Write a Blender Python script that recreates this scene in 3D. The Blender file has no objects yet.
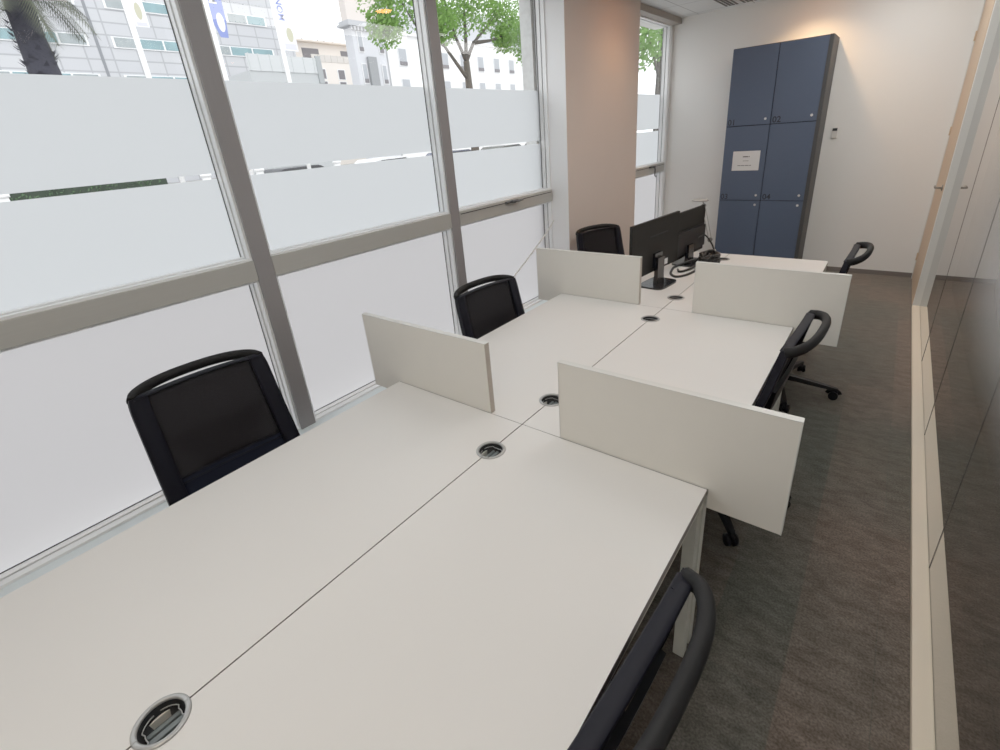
import bpy, bmesh, math, random
from mathutils import Vector, Matrix
random.seed(7)
C = bpy.context.scene.collection
PI = math.pi
sc = bpy.context.scene

# ------------------------------------------------------------------ materials
def new_mat(name):
    m = bpy.data.materials.new(name); m.use_nodes = True
    nt = m.node_tree; nt.nodes.clear()
    out = nt.nodes.new('ShaderNodeOutputMaterial')
    return m, nt, out

def pbr(name, col, rough=.5, metal=0.0, noise=0.0, nscale=30, bump=0.0, bscale=200, spec=.5, stretch=(1, 1, 1), trans=0.0):
    m, nt, out = new_mat(name)
    b = nt.nodes.new('ShaderNodeBsdfPrincipled')
    b.inputs['Base Color'].default_value = (*col, 1)
    b.inputs['Roughness'].default_value = rough
    b.inputs['Metallic'].default_value = metal
    b.inputs['Specular IOR Level'].default_value = spec
    tc = nt.nodes.new('ShaderNodeTexCoord')
    mp = nt.nodes.new('ShaderNodeMapping'); mp.inputs['Scale'].default_value = stretch
    nt.links.new(tc.outputs['Object'], mp.inputs['Vector'])
    if noise:
        n = nt.nodes.new('ShaderNodeTexNoise'); n.inputs['Scale'].default_value = nscale; n.inputs['Detail'].default_value = 4
        nt.links.new(mp.outputs['Vector'], n.inputs['Vector'])
        mx = nt.nodes.new('ShaderNodeMix'); mx.data_type = 'RGBA'
        mx.inputs['A'].default_value = (*[c * (1 - noise) for c in col], 1)
        mx.inputs['B'].default_value = (*[min(1, c * (1 + noise)) for c in col], 1)
        nt.links.new(n.outputs['Fac'], mx.inputs['Factor'])
        nt.links.new(mx.outputs['Result'], b.inputs['Base Color'])
    if bump:
        n2 = nt.nodes.new('ShaderNodeTexNoise'); n2.inputs['Scale'].default_value = bscale; n2.inputs['Detail'].default_value = 3
        nt.links.new(mp.outputs['Vector'], n2.inputs['Vector'])
        bp = nt.nodes.new('ShaderNodeBump'); bp.inputs['Strength'].default_value = bump; bp.inputs['Distance'].default_value = .004
        nt.links.new(n2.outputs['Fac'], bp.inputs['Height'])
        nt.links.new(bp.outputs['Normal'], b.inputs['Normal'])
    if trans:
        t = nt.nodes.new('ShaderNodeBsdfTransparent'); ms = nt.nodes.new('ShaderNodeMixShader')
        ms.inputs['Fac'].default_value = trans
        nt.links.new(b.outputs[0], ms.inputs[1]); nt.links.new(t.outputs[0], ms.inputs[2])
        nt.links.new(ms.outputs[0], out.inputs['Surface'])
    else:
        nt.links.new(b.outputs[0], out.inputs['Surface'])
    return m

def glass(name, tint=(1, 1, 1), ior=1.5, boost=1.0):
    m, nt, out = new_mat(name)
    t = nt.nodes.new('ShaderNodeBsdfTransparent'); t.inputs['Color'].default_value = (*tint, 1)
    g = nt.nodes.new('ShaderNodeBsdfGlossy'); g.inputs['Roughness'].default_value = 0.0
    # Schlick reflectance, the same from both sides of a thin pane
    geo = nt.nodes.new('ShaderNodeNewGeometry'); dot = nt.nodes.new('ShaderNodeVectorMath'); dot.operation = 'DOT_PRODUCT'
    nt.links.new(geo.outputs['Normal'], dot.inputs[0]); nt.links.new(geo.outputs['Incoming'], dot.inputs[1])
    def mth(op, a, b=None):
        n = nt.nodes.new('ShaderNodeMath'); n.operation = op
        for i, v in enumerate((a, b)):
            if v is None: continue
            if isinstance(v, float): n.inputs[i].default_value = v
            else: nt.links.new(v, n.inputs[i])
        return n.outputs[0]
    c1 = mth('SUBTRACT', 1.0, mth('ABSOLUTE', dot.outputs['Value']))
    r0 = ((ior - 1) / (ior + 1)) ** 2
    fr = mth('ADD', mth('MULTIPLY', mth('POWER', c1, 5.0), 1 - r0), r0)
    mu = nt.nodes.new('ShaderNodeMath'); mu.operation = 'MULTIPLY'; mu.use_clamp = True; mu.inputs[1].default_value = boost
    ms = nt.nodes.new('ShaderNodeMixShader')
    nt.links.new(fr, mu.inputs[0]); nt.links.new(mu.outputs[0], ms.inputs['Fac'])
    nt.links.new(t.outputs[0], ms.inputs[1]); nt.links.new(g.outputs[0], ms.inputs[2])
    nt.links.new(ms.outputs[0], out.inputs['Surface'])
    return m

def film(name, col, thr=.9):
    m, nt, out = new_mat(name)
    t = nt.nodes.new('ShaderNodeBsdfTranslucent'); t.inputs['Color'].default_value = (*col, 1)
    d = nt.nodes.new('ShaderNodeBsdfDiffuse'); d.inputs['Color'].default_value = (*[c * .9 for c in col], 1)
    ms = nt.nodes.new('ShaderNodeMixShader'); ms.inputs['Fac'].default_value = thr
    nt.links.new(d.outputs[0], ms.inputs[1]); nt.links.new(t.outputs[0], ms.inputs[2])
    nt.links.new(ms.outputs[0], out.inputs['Surface'])
    return m

def emit(name, col, s):
    m, nt, out = new_mat(name)
    e = nt.nodes.new('ShaderNodeEmission'); e.inputs['Color'].default_value = (*col, 1); e.inputs['Strength'].default_value = s
    nt.links.new(e.outputs[0], out.inputs['Surface'])
    return m

def carpet_mat():
    m, nt, out = new_mat('carpet_planks')
    N = nt.nodes.new; Lk = nt.links.new
    b = N('ShaderNodeBsdfPrincipled'); b.inputs['Roughness'].default_value = 1.0; b.inputs['Specular IOR Level'].default_value = .1; b.inputs['Sheen Weight'].default_value = .55; b.inputs['Sheen Roughness'].default_value = .45; b.inputs['Sheen Tint'].default_value = (1.0, .86, .74, 1)
    tc = N('ShaderNodeTexCoord')
    mp = N('ShaderNodeMapping'); mp.inputs['Rotation'].default_value = (0, 0, PI / 2)
    Lk(tc.outputs['Object'], mp.inputs['Vector'])
    br = N('ShaderNodeTexBrick'); br.inputs['Scale'].default_value = 1.0
    br.inputs['Brick Width'].default_value = 1.0; br.inputs['Row Height'].default_value = .25
    br.inputs['Mortar Size'].default_value = .0015; br.offset = .5
    br.inputs['Color1'].default_value = (0, 0, 0, 1); br.inputs['Color2'].default_value = (1, 1, 1, 1); br.inputs['Mortar'].default_value = (.35, .35, .35, 1)
    Lk(mp.outputs['Vector'], br.inputs['Vector'])
    big = N('ShaderNodeTexNoise'); big.inputs['Scale'].default_value = .9; big.inputs['Detail'].default_value = 2
    Lk(tc.outputs['Object'], big.inputs['Vector'])
    ad = N('ShaderNodeMath'); ad.operation = 'MULTIPLY_ADD'; ad.inputs[1].default_value = .35; 
    Lk(br.outputs['Color'], ad.inputs[0]); Lk(big.outputs['Fac'], ad.inputs[2])
    r = N('ShaderNodeValToRGB')
    r.color_ramp.elements[0].position = .42; r.color_ramp.elements[0].color = (.070, .078, .067, 1)
    r.color_ramp.elements[1].position = .88; r.color_ramp.elements[1].color = (.132, .104, .085, 1)
    Lk(ad.outputs[0], r.inputs['Fac'])
    ms = N('ShaderNodeMapping'); ms.inputs['Scale'].default_value = (10, 24, 1); Lk(tc.outputs['Object'], ms.inputs['Vector'])
    st = N('ShaderNodeTexNoise'); st.inputs['Scale'].default_value = 1.0; st.inputs['Detail'].default_value = 6; st.inputs['Roughness'].default_value = .7
    Lk(ms.outputs['Vector'], st.inputs['Vector'])
    r2 = N('ShaderNodeValToRGB')
    r2.color_ramp.elements[0].position = .36; r2.color_ramp.elements[0].color = (.62, .62, .62, 1)
    r2.color_ramp.elements[1].position = .62; r2.color_ramp.elements[1].color = (1.16, 1.16, 1.16, 1)
    Lk(st.outputs['Fac'], r2.inputs['Fac'])
    fine = N('ShaderNodeTexNoise'); fine.inputs['Scale'].default_value = 130; fine.inputs['Detail'].default_value = 2
    Lk(tc.outputs['Object'], fine.inputs['Vector'])
    r3 = N('ShaderNodeValToRGB')
    r3.color_ramp.elements[0].position = .3; r3.color_ramp.elements[0].color = (.6, .6, .6, 1)
    r3.color_ramp.elements[1].position = .7; r3.color_ramp.elements[1].color = (1.35, 1.35, 1.35, 1)
    Lk(fine.outputs['Fac'], r3.inputs['Fac'])
    m1 = N('ShaderNodeMix'); m1.data_type = 'RGBA'; m1.blend_type = 'MULTIPLY'; m1.inputs['Factor'].default_value = 1
    Lk(r.outputs['Color'], m1.inputs['A']); Lk(r2.outputs['Color'], m1.inputs['B'])
    m2 = N('ShaderNodeMix'); m2.data_type = 'RGBA'; m2.blend_type = 'MULTIPLY'; m2.inputs['Factor'].default_value = 1
    Lk(m1.outputs['Result'], m2.inputs['A']); Lk(r3.outputs['Color'], m2.inputs['B'])
    Lk(m2.outputs['Result'], b.inputs['Base Color'])
    bp = N('ShaderNodeBump'); bp.inputs['Strength'].default_value = .4; bp.inputs['Distance'].default_value = .004
    Lk(fine.outputs['Fac'], bp.inputs['Height']); Lk(bp.outputs['Normal'], b.inputs['Normal'])
    Lk(b.outputs[0], out.inputs['Surface'])
    return m

def tile_mat(name, c1, c2, mortar, w, h, msz, rough=.5, axis='X'):
    """rectangular cladding panels: brick texture laid in the plane of a wall whose normal is `axis`"""
    m, nt, out = new_mat(name)
    N = nt.nodes.new; Lk = nt.links.new
    b = N('ShaderNodeBsdfPrincipled'); b.inputs['Roughness'].default_value = rough
    tc = N('ShaderNodeTexCoord'); sp = N('ShaderNodeSeparateXYZ'); cb = N('ShaderNodeCombineXYZ')
    Lk(tc.outputs['Object'], sp.inputs[0])
    a, bb = {'X': ('Y', 'Z'), 'Y': ('X', 'Z'), 'Z': ('X', 'Y')}[axis]
    Lk(sp.outputs[a], cb.inputs['X']); Lk(sp.outputs[bb], cb.inputs['Y'])
    br = N('ShaderNodeTexBrick'); br.offset = 0; br.inputs['Scale'].default_value = 1
    br.inputs['Brick Width'].default_value = w; br.inputs['Row Height'].default_value = h; br.inputs['Mortar Size'].default_value = msz
    br.inputs['Color1'].default_value = (*c1, 1); br.inputs['Color2'].default_value = (*c2, 1); br.inputs['Mortar'].default_value = (*mortar, 1)
    Lk(cb.outputs[0], br.inputs['Vector']); Lk(br.outputs['Color'], b.inputs['Base Color'])
    Lk(b.outputs[0], out.inputs['Surface'])
    return m

M = {}
M['desk'] = pbr('desk_laminate', (.735, .715, .685), .38, noise=.012, nscale=6, bump=.03, bscale=700)
M['desk_edge'] = pbr('desk_edge_band', (.30, .285, .26), .5)
M['leg'] = pbr('leg_paint', (.78, .78, .70), .4)
M['panel'] = pbr('panel_laminate', (.73, .70, .635), .6, noise=.02, nscale=14, bump=.04, bscale=500)
M['panel_trim'] = pbr('panel_trim', (.66, .655, .62), .35)
M['panel_end'] = pbr('panel_end', (.42, .36, .30), .5)
M['silver'] = pbr('silver_ring', (.42, .42, .41), .35, metal=.6)
M['cup'] = pbr('dark_cup', (.008, .009, .011), .55)
M['cupgrey'] = pbr('cup_grey', (.13, .155, .16), .3)
M['blackplastic'] = pbr('black_plastic', (.005, .0055, .008), .45, spec=.3, bump=.05, bscale=900)
M['framenavy'] = pbr('chair_frame', (.003, .0034, .008), .62, spec=.2)
M['handle'] = pbr('handle_plastic', (.0055, .0055, .006), .65, spec=.25, bump=.05, bscale=900)
M['mesh'] = pbr('mesh_fabric', (.0115, .0105, .0125), .95, noise=.5, nscale=260, bump=.5, bscale=420, spec=.2, trans=.06)
M['band'] = pbr('band_fabric', (.005, .007, .016), .9, noise=.3, nscale=260, bump=.4, bscale=420, spec=.2)
M['seat'] = pbr('seat_fabric', (.012, .012, .015), .95, noise=.2, nscale=250, bump=.3, bscale=500, spec=.2)
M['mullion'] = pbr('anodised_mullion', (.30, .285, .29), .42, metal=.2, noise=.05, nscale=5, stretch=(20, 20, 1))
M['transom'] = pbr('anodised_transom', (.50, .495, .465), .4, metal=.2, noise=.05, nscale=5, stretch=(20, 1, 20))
M['whitealu'] = pbr('white_frame', (.93, .95, .96), .3)
M['gasket'] = pbr('black_gasket', (.012, .013, .014), .6)
M['sill'] = pbr('sill_board', (.78, .87, .90), .45)
M['wall'] = pbr('wall_paint', (.84, .835, .81), .8, noise=.015, nscale=3, bump=.08, bscale=300)
M['column'] = pbr('column_paint', (.66, .58, .53), .8, noise=.02, nscale=4, bump=.15, bscale=260)
M['reveal'] = pbr('reveal_daylit', (.93, .94, .95), .6)  # window daylight on this side of the column is put into the pale colour
M['pelmet'] = pbr('pelmet_metal', (.36, .32, .28), .55)
M['ceiling'] = tile_mat('ceiling_tiles', (.72, .73, .73), (.70, .71, .71), (.40, .40, .40), .6, .6, .006, .8, 'Z')
M['carpet'] = carpet_mat()
M['rail'] = pbr('cream_rail', (.80, .70, .55), .5)
M['post'] = pbr('post_white', (.72, .72, .68), .45)
M['wood'] = pbr('door_wood', (.58, .42, .28), .5, noise=.08, nscale=4, stretch=(8, 8, 1))
M['steel'] = pbr('brushed_steel', (.30, .28, .25), .3, metal=.9)
M['glass'] = glass('window_glass', (.97, .98, .98), 1.5, 1.4)
M['pglass'] = glass('partition_glass', (.80, .80, .80), 1.5, 1.7)
M['joint'] = pbr('silicone_joint', (.07, .065, .06), .4)
M['film_up'] = film('frosted_film_upper', (.665, .685, .70))  # sky light put into the paler colour, pavement light into the lower film's
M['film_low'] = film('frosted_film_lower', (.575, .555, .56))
M['locker'] = pbr('locker_blue', (.060, .088, .150), .55, noise=.06, nscale=50)
M['lockerside'] = pbr('locker_side', (.038, .040, .042), .6)
M['lockergap'] = pbr('locker_gap', (.004, .006, .012), .7)
M['number'] = pbr('number_ink', (.008, .010, .018), .6)
M['chrome'] = pbr('chrome', (.78, .78, .78), .35, metal=.15)
M['paper'] = pbr('paper', (.74, .74, .74), .8)
M['ink'] = pbr('ink', (.10, .10, .10), .8)
M['monitor'] = pbr('monitor_shell', (.005, .0046, .0038), .65, noise=.05, nscale=200, spec=.3)
M['monitor_gloss'] = pbr('monitor_stand', (.006, .007, .010), .22)
M['screen'] = pbr('screen_glass', (.006, .006, .007), .15)
M['cable'] = pbr('black_cable', (.004, .004, .004), .5)
M['whitecable'] = pbr('white_cable', (.82, .82, .80), .5)
M['vent'] = pbr('vent_dark', (.04, .035, .03), .6)
M['lampmetal'] = pbr('lamp_metal', (.45, .44, .42), .35, metal=.7)
M['whiteplastic'] = pbr('white_plastic', (.72, .70, .66), .5)
M['warm'] = emit('warm_lamp', (1.0, .36, .10), 26)
M['fill_panel'] = emit('fill_panel', (1.0, .975, .94), 4.6)  # glow of the added ceiling fill panels
M['fill_panel_warm'] = emit('fill_panel_warm', (1.0, .86, .70), 6.0)  # warmer fill added behind the camera to tint the divider faces

# ------------------------------------------------------------------ mesh helpers
def link(name, bm, mat, parent=None, smooth=False, loc=None):
    me = bpy.data.meshes.new(name)
    bmesh.ops.recalc_face_normals(bm, faces=bm.faces[:])
    bm.to_mesh(me); bm.free()
    mats = mat if isinstance(mat, (list, tuple)) else [mat]
    for m in mats: me.materials.append(m)
    if smooth:
        for p in me.polygons: p.use_smooth = True
    o = bpy.data.objects.new(name, me); C.objects.link(o)
    if parent is not None: o.parent = parent
    if loc is not None: o.location = loc
    return o

def tag(o, label, cat, group=None):
    o['label'] = label; o['category'] = cat
    if group: o['group'] = group
    return o

def thing(name, label, cat, loc=(0, 0, 0), rz=0.0, group=None):
    o = bpy.data.objects.new(name, None); C.objects.link(o)
    o.location = loc; o.rotation_euler = (0, 0, rz); o.empty_display_size = .1
    return tag(o, label, cat, group)

def struct(o):
    o['kind'] = 'structure'; return o

def box(bm, x0, x1, y0, y1, z0, z1, bev=0.0, mi=0):
    r = bmesh.ops.create_cube(bm, size=1)
    vs = r['verts']
    for v in vs:
        v.co = Vector(((x0 + x1) / 2 + v.co.x * (x1 - x0), (y0 + y1) / 2 + v.co.y * (y1 - y0), (z0 + z1) / 2 + v.co.z * (z1 - z0)))
    fs = set(f for v in vs for f in v.link_faces)
    for f in fs: f.material_index = mi
    if bev:
        es = list(set(e for v in vs for e in v.link_edges))
        bmesh.ops.bevel(bm, geom=es, offset=bev, segments=2, profile=.6, affect='EDGES')
    return bm

def bx(*a, **k):
    return box(bmesh.new(), *a, **k)

def cyl(bm, p0, p1, r0, r1=None, n=20, cap=True, mi=0):
    if r1 is None: r1 = r0
    p0 = Vector(p0); p1 = Vector(p1); d = (p1 - p0).normalized()
    a = d.orthogonal().normalized(); b = d.cross(a)
    A = []; B = []
    for i in range(n):
        t = 2 * PI * i / n; o = a * math.cos(t) + b * math.sin(t)
        A.append(bm.verts.new(p0 + o * r0)); B.append(bm.verts.new(p1 + o * r1))
    for i in range(n):
        f = bm.faces.new((A[i], A[(i + 1) % n], B[(i + 1) % n], B[i])); f.material_index = mi; f.smooth = True
    if cap:
        for ring in (A[::-1], B):
            f = bm.faces.new(ring); f.material_index = mi
    return bm

def tube(bm, pts, r, n=8, closed=False, ry=None, up=Vector((0, 0, 1)), taper=None):
    """sweep an ellipse (r across, ry along the up side) along a list of points"""
    pts = [Vector(p) for p in pts]; ry = ry or r; rings = []; prev = None
    N = len(pts)
    for i, p in enumerate(pts):
        if closed: d = pts[(i + 1) % N] - pts[i - 1]
        else: d = pts[min(i + 1, N - 1)] - pts[max(i - 1, 0)]
        d.normalize()
        s = d.cross(up)
        if prev is not None and s.length < .35: s = prev - d * prev.dot(d)
        elif s.length < 1e-4: s = d.orthogonal()
        if prev is not None and s.dot(prev) < 0: s = -s
        s.normalize(); prev = s; u = s.cross(d).normalized()
        k = taper(i / (N - 1)) if taper else 1
        rings.append([bm.verts.new(p + s * (r * k * math.cos(2 * PI * j / n)) + u * (ry * k * math.sin(2 * PI * j / n))) for j in range(n)])
    m = N if closed else N - 1
    for i in range(m):
        A = rings[i]; B = rings[(i + 1) % N]
        for j in range(n):
            f = bm.faces.new((A[j], A[(j + 1) % n], B[(j + 1) % n], B[j])); f.smooth = True
    if not closed:
        bm.faces.new(rings[0][::-1]); bm.faces.new(rings[-1])
    return bm

def prism(bm, poly, axis, a, b, mi=0):
    """extrude a 2D polygon along an axis ('X','Y','Z') from a to b"""
    def P(u, v, w):
        return {'X': Vector((w, u, v)), 'Y': Vector((u, w, v)), 'Z': Vector((u, v, w))}[axis]
    A = [bm.verts.new(P(u, v, a)) for u, v in poly]; B = [bm.verts.new(P(u, v, b)) for u, v in poly]
    fs = [bm.faces.new(A[::-1]), bm.faces.new(B)]
    n = len(poly)
    for i in range(n): fs.append(bm.faces.new((A[i], A[(i + 1) % n], B[(i + 1) % n], B[i])))
    for f in fs: f.material_index = mi
    return bm

def sheet(func, nu, nv, mask, th):
    """solid sheet from cells of a parametric surface func(u,v)->Vector; mask(i,j) keeps a cell"""
    bm = bmesh.new(); P = {}
    def pt(i, j): return func(i / nu, j / nv)
    def nrm(i, j):
        e = .01
        u, v = i / nu, j / nv
        return (func(u + e, v) - func(u - e, v)).cross(func(u, v + e) - func(u, v - e)).normalized()
    def vert(i, j, s):
        if (i, j, s) not in P: P[(i, j, s)] = bm.verts.new(pt(i, j) + nrm(i, j) * th * .5 * s)
        return P[(i, j, s)]
    cells = {(i, j) for i in range(nu) for j in range(nv) if mask(i, j)}
    for i, j in cells:
        for s in (1, -1):
            q = [vert(i, j, s), vert(i + 1, j, s), vert(i + 1, j + 1, s), vert(i, j + 1, s)]
            f = bm.faces.new(q if s > 0 else q[::-1]); f.smooth = True
        for (di, dj, a, b) in ((-1, 0, (0, 0), (0, 1)), (1, 0, (1, 0), (1, 1)), (0, -1, (0, 0), (1, 0)), (0, 1, (0, 1), (1, 1))):
            if (i + di, j + dj) not in cells:
                bm.faces.new((vert(i + a[0], j + a[1], 1), vert(i + b[0], j + b[1], 1), vert(i + b[0], j + b[1], -1), vert(i + a[0], j + a[1], -1)))
    return bm

def text_mesh(name, s, size, mat, parent, mtx, ext=.0006):
    cu = bpy.data.curves.new(name, 'FONT'); cu.body = s; cu.size = size; cu.align_x = 'CENTER'; cu.align_y = 'CENTER'; cu.extrude = ext; cu.offset = size * .018
    t = bpy.data.objects.new(name, cu); C.objects.link(t)
    dg = bpy.context.evaluated_depsgraph_get(); dg.update()
    me = bpy.data.meshes.new_from_object(t.evaluated_get(dg))
    bpy.data.objects.remove(t)
    me.materials.clear(); me.materials.append(mat)
    me.transform(mtx)
    o = bpy.data.objects.new(name, me); C.objects.link(o); o.parent = parent
    return o

def copy_tree(o, parent=None):
    c = o.copy(); C.objects.link(c)
    if parent is not None: c.parent = parent
    for ch in list(o.children): copy_tree(ch, c)
    return c

# ------------------------------------------------------------------ camera (solved from the photo's vanishing points)
cam = bpy.data.cameras.new('camera'); co = bpy.data.objects.new('camera', cam); C.objects.link(co)
R = Vector((0.79325156, 0.60432271, -0.07447164)); U = Vector((-0.18423084, 0.354783, 0.91661771)); F = Vector((-0.58035417, 0.71338845, -0.39276705))
co.matrix_world = Matrix(((R.x, U.x, -F.x, .99443), (R.y, U.y, -F.y, -1.26035), (R.z, U.z, -F.z, 1.77903), (0, 0, 0, 1)))
cam.sensor_width = 36; cam.lens = 478.09 / 1000 * 36
cam.shift_x = -(507.44 - 500) / 1000; cam.shift_y = -(375 - 340.82) / 1000
cam.clip_start = .02; cam.clip_end = 500
sc.camera = co

# ------------------------------------------------------------------ room shell
YB = 5.515; YF = -3.4; XG = 1.345; H = 2.93; XGL = -1.60   # back wall, front wall, partition rail, ceiling, window glass
struct(link('floor', bx(-1.75, 3.3, YF, YB, -.12, 0), M['carpet']))
struct(link('ceiling', bx(-1.75, 3.3, YF, YB + .15, H, H + .1), M['ceiling']))
struct(link('wall_back', bx(-1.61, 3.3, YB, YB + .15, -.12, H), M['wall']))
struct(link('wall_front', bx(-1.75, 3.3, YF - .15, YF, -.12, H), M['wall']))
struct(link('wall_corridor', bx(3.3, 3.42, YF, YB, -.12, H), M['wall']))
bm = bmesh.new()
box(bm, -1.74, -1.62, YF, YB, -.12, .28)
box(bm, -1.74, -1.62, YF, YB, 2.86, H)
struct(link('wall_left', bm, M['wall']))
struct(link('trim_1', bx(-1.62, -1.34, YF, YB, .0, .285, bev=.006), M['sill']))            # low sill ledge
bm = bmesh.new()
box(bm, -1.62, -1.40, 4.115, YB, 2.865, H - .001, bev=.004)
box(bm, -1.62, -1.40, YF, 2.64, 2.865, H - .001, bev=.004)
struct(link('trim_2', bm, M['pelmet']))                                                    # window head
bm = bmesh.new()
box(bm, -1.6199, -1.33, 2.64, 4.115, .0, H, mi=0)
for f in bm.faces:
    if f.normal.y < -.5 or f.calc_center_median().y < 2.6401: f.material_index = 1
struct(link('wall_column', bm, [M['column'], M['reveal']]))
struct(link('wall_outside', bx(-1.735, -1.621, 2.60, 4.115, -.1, 6.0), pbr('outside_render', (.62, .63, .62), .9, noise=.2, nscale=22, bump=.6, bscale=40)))
struct(link('baseboard_back', bx(-1.33, XG, YB - .014, YB - .0005, 0.0, .05), pbr('skirting_dark', (.16, .14, .125), .7)))

# ------------------------------------------------------------------ windows
def window(n, y0, y1, handle=False, sash=False, lever='side'):
    """one glazed bay between mullion faces y0..y1"""
    zs, zt0, zt1, zh = .285, 1.195, 1.295, 2.865
    bm = bmesh.new()
    def ring(x0, x1, w, za, zb, mi, ya=y0, yb=y1):
        box(bm, x0, x1, ya, ya + w, za, zb, mi=mi); box(bm, x0, x1, yb - w, yb, za, zb, mi=mi)
        box(bm, x0, x1, ya + w, yb - w, za, za + w, mi=mi); box(bm, x0, x1, ya + w, yb - w, zb - w, zb, mi=mi)
    for za, zb in ((zs, zt0), (zt1, zh)):
        ring(-1.592, -1.556, .016, za, zb, 0)
        if za < 1: ring(-1.596, -1.590, .019, za, zb, 1)
        else:
            box(bm, -1.596, -1.590, y0, y0 + .019, za, zb, mi=1); box(bm, -1.596, -1.590, y1 - .019, y1, za, zb, mi=1)
        ring(-1.556, -1.548, .004, za, zb, 1) if za < 1 else [box(bm, -1.556, -1.548, q0, q1, za, zb, mi=1) for q0, q1 in ((y0, y0 + .004), (y1 - .004, y1))]
        ring(-1.548, -1.512, .012, za, zb, 0)
    w = struct(link('window_%d' % n, bm, [M['whitealu'], M['gasket']]))
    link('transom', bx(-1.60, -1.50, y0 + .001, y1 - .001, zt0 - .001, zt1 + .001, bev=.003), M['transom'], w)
    bm = bmesh.new()
    for za, zb in ((zs, zt0), (zt1, zh)):
        bm.faces.new([bm.verts.new((-1.602, y, z)) for y, z in ((y0, za), (y1, za), (y1, zb), (y0, zb))])
    link('glass_pane', bm, M['glass'], w)
    g = .012
    bm = bmesh.new()
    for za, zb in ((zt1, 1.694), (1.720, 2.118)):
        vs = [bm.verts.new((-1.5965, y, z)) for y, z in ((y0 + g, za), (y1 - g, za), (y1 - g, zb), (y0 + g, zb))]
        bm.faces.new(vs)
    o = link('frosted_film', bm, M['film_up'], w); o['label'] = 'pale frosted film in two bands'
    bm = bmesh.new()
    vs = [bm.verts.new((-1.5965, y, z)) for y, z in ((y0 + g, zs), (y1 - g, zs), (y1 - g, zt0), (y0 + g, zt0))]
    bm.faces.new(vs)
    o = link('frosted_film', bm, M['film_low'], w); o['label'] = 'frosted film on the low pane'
    if sash:
        link('sash_gasket', bx(-1.4995, -1.496, y0 + .012, y1 - .02, zt1 - .022, zt1 - .017), M['gasket'], w)
    if handle:
        bm = bmesh.new(); yc = handle
        box(bm, -1.502, -1.478, yc - .08, yc + .08, zt1 - .028, zt1 - .008, bev=.004)
        cyl(bm, (-1.49, yc, zt1 - .016), (-1.455, yc, zt1 - .016), .012)
        if lever == 'down': tube(bm, [(-1.458, yc, zt1 - .01), (-1.452, yc + .004, zt1 - .05), (-1.455, yc + .008, zt1 - .12), (-1.45, yc + .03, zt1 - .14)], .009, 8)
        else: tube(bm, [(-1.458, yc, zt1 - .016), (-1.455, yc + .05, zt1 - .018), (-1.456, yc + .11, zt1 - .016)], .008, 8)
        cyl(bm, (-1.49, yc + .06, zt1 - .016), (-1.468, yc + .06, zt1 - .016), .010)
        link('window_handle', bm, pbr('handle_grey', (.10, .10, .10), .35, metal=.5), w)
    return w
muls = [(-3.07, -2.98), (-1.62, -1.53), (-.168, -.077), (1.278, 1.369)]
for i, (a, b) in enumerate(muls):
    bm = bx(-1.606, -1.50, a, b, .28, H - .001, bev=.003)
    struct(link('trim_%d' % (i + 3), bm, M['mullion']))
window(1, -2.98, -1.62); window(2, -1.53, -.168); window(3, -.077, 1.278)
window(4, 1.369, 2.64, handle=2.0, sash=True)
window(5, 4.115, YB - .07, handle=5.0, sash=True, lever='down')
struct(link('trim_7', bx(-1.606, -1.50, YB - .07, YB, .28, 2.866, bev=.003), M['whitealu']))

# ------------------------------------------------------------------ right side: glass partition, post, door
struct(link('trim_8', bx(XG, 1.400, YF, 4.40, .0, .028, bev=.004), M['rail']))
bm = bmesh.new()
struct(link('trim_9', bx(XG + .004, 1.42, 4.40, 4.475, 0, H, bev=.003), M['post']))
edges = [YF, -1.35, -.25, .85, 1.95, 3.05, 4.40]
bm = bmesh.new()
bm.faces.new([bm.verts.new((1.400, y, z)) for y, z in ((YF, 0), (4.399, 0), (4.399, H), (YF, H))])
gw = struct(link('wall_glass', bm, M['pglass']))
for y in edges[1:-1]:
    link('glass_joint', bx(1.398, 1.3996, y - .0006, y + .0006, .028, H), M['joint'], gw)
def gradient_film():
    m, nt, out = new_mat('gradient_film')
    N = nt.nodes.new; Lk = nt.links.new
    tc = N('ShaderNodeTexCoord'); sp = N('ShaderNodeSeparateXYZ'); mr = N('ShaderNodeMapRange'); mr.interpolation_type = 'SMOOTHSTEP'
    mr.inputs['From Min'].default_value = .70; mr.inputs['From Max'].default_value = 1.12; mr.inputs['To Max'].default_value = .36
    Lk(tc.outputs['Object'], sp.inputs[0]); Lk(sp.outputs['Z'], mr.inputs['Value'])
    my = N('ShaderNodeMapRange'); my.interpolation_type = 'SMOOTHSTEP'; my.inputs['From Min'].default_value = 2.6; my.inputs['From Max'].default_value = .9
    Lk(sp.outputs['Y'], my.inputs['Value']); mu = N('ShaderNodeMath'); mu.operation = 'MULTIPLY'
    Lk(mr.outputs['Result'], mu.inputs[0]); Lk(my.outputs['Result'], mu.inputs[1])
    t_ = N('ShaderNodeBsdfTransparent'); d_ = N('ShaderNodeBsdfDiffuse'); d_.inputs['Color'].default_value = (.85, .87, .88, 1)
    ms = N('ShaderNodeMixShader'); Lk(mu.outputs[0], ms.inputs['Fac']); Lk(t_.outputs[0], ms.inputs[1]); Lk(d_.outputs[0], ms.inputs[2]); Lk(ms.outputs[0], out.inputs['Surface'])
    return m
bm = bmesh.new()
bm.faces.new([bm.verts.new(v) for v in ((1.3985, YF, .7), (1.3985, 2.7, .7), (1.3985, 2.7, 1.95), (1.3985, YF, 1.95))])
o = link('gradient_film', bm, gradient_film(), gw); o['label'] = 'faint frosted film fading out downward'
d = struct(link('door_1', bx(XG + .001, XG + .045, 4.477, YB - .06, .006, H), M['wood']))
bm = bmesh.new()
yc = 4.58; zc = 1.07
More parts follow.
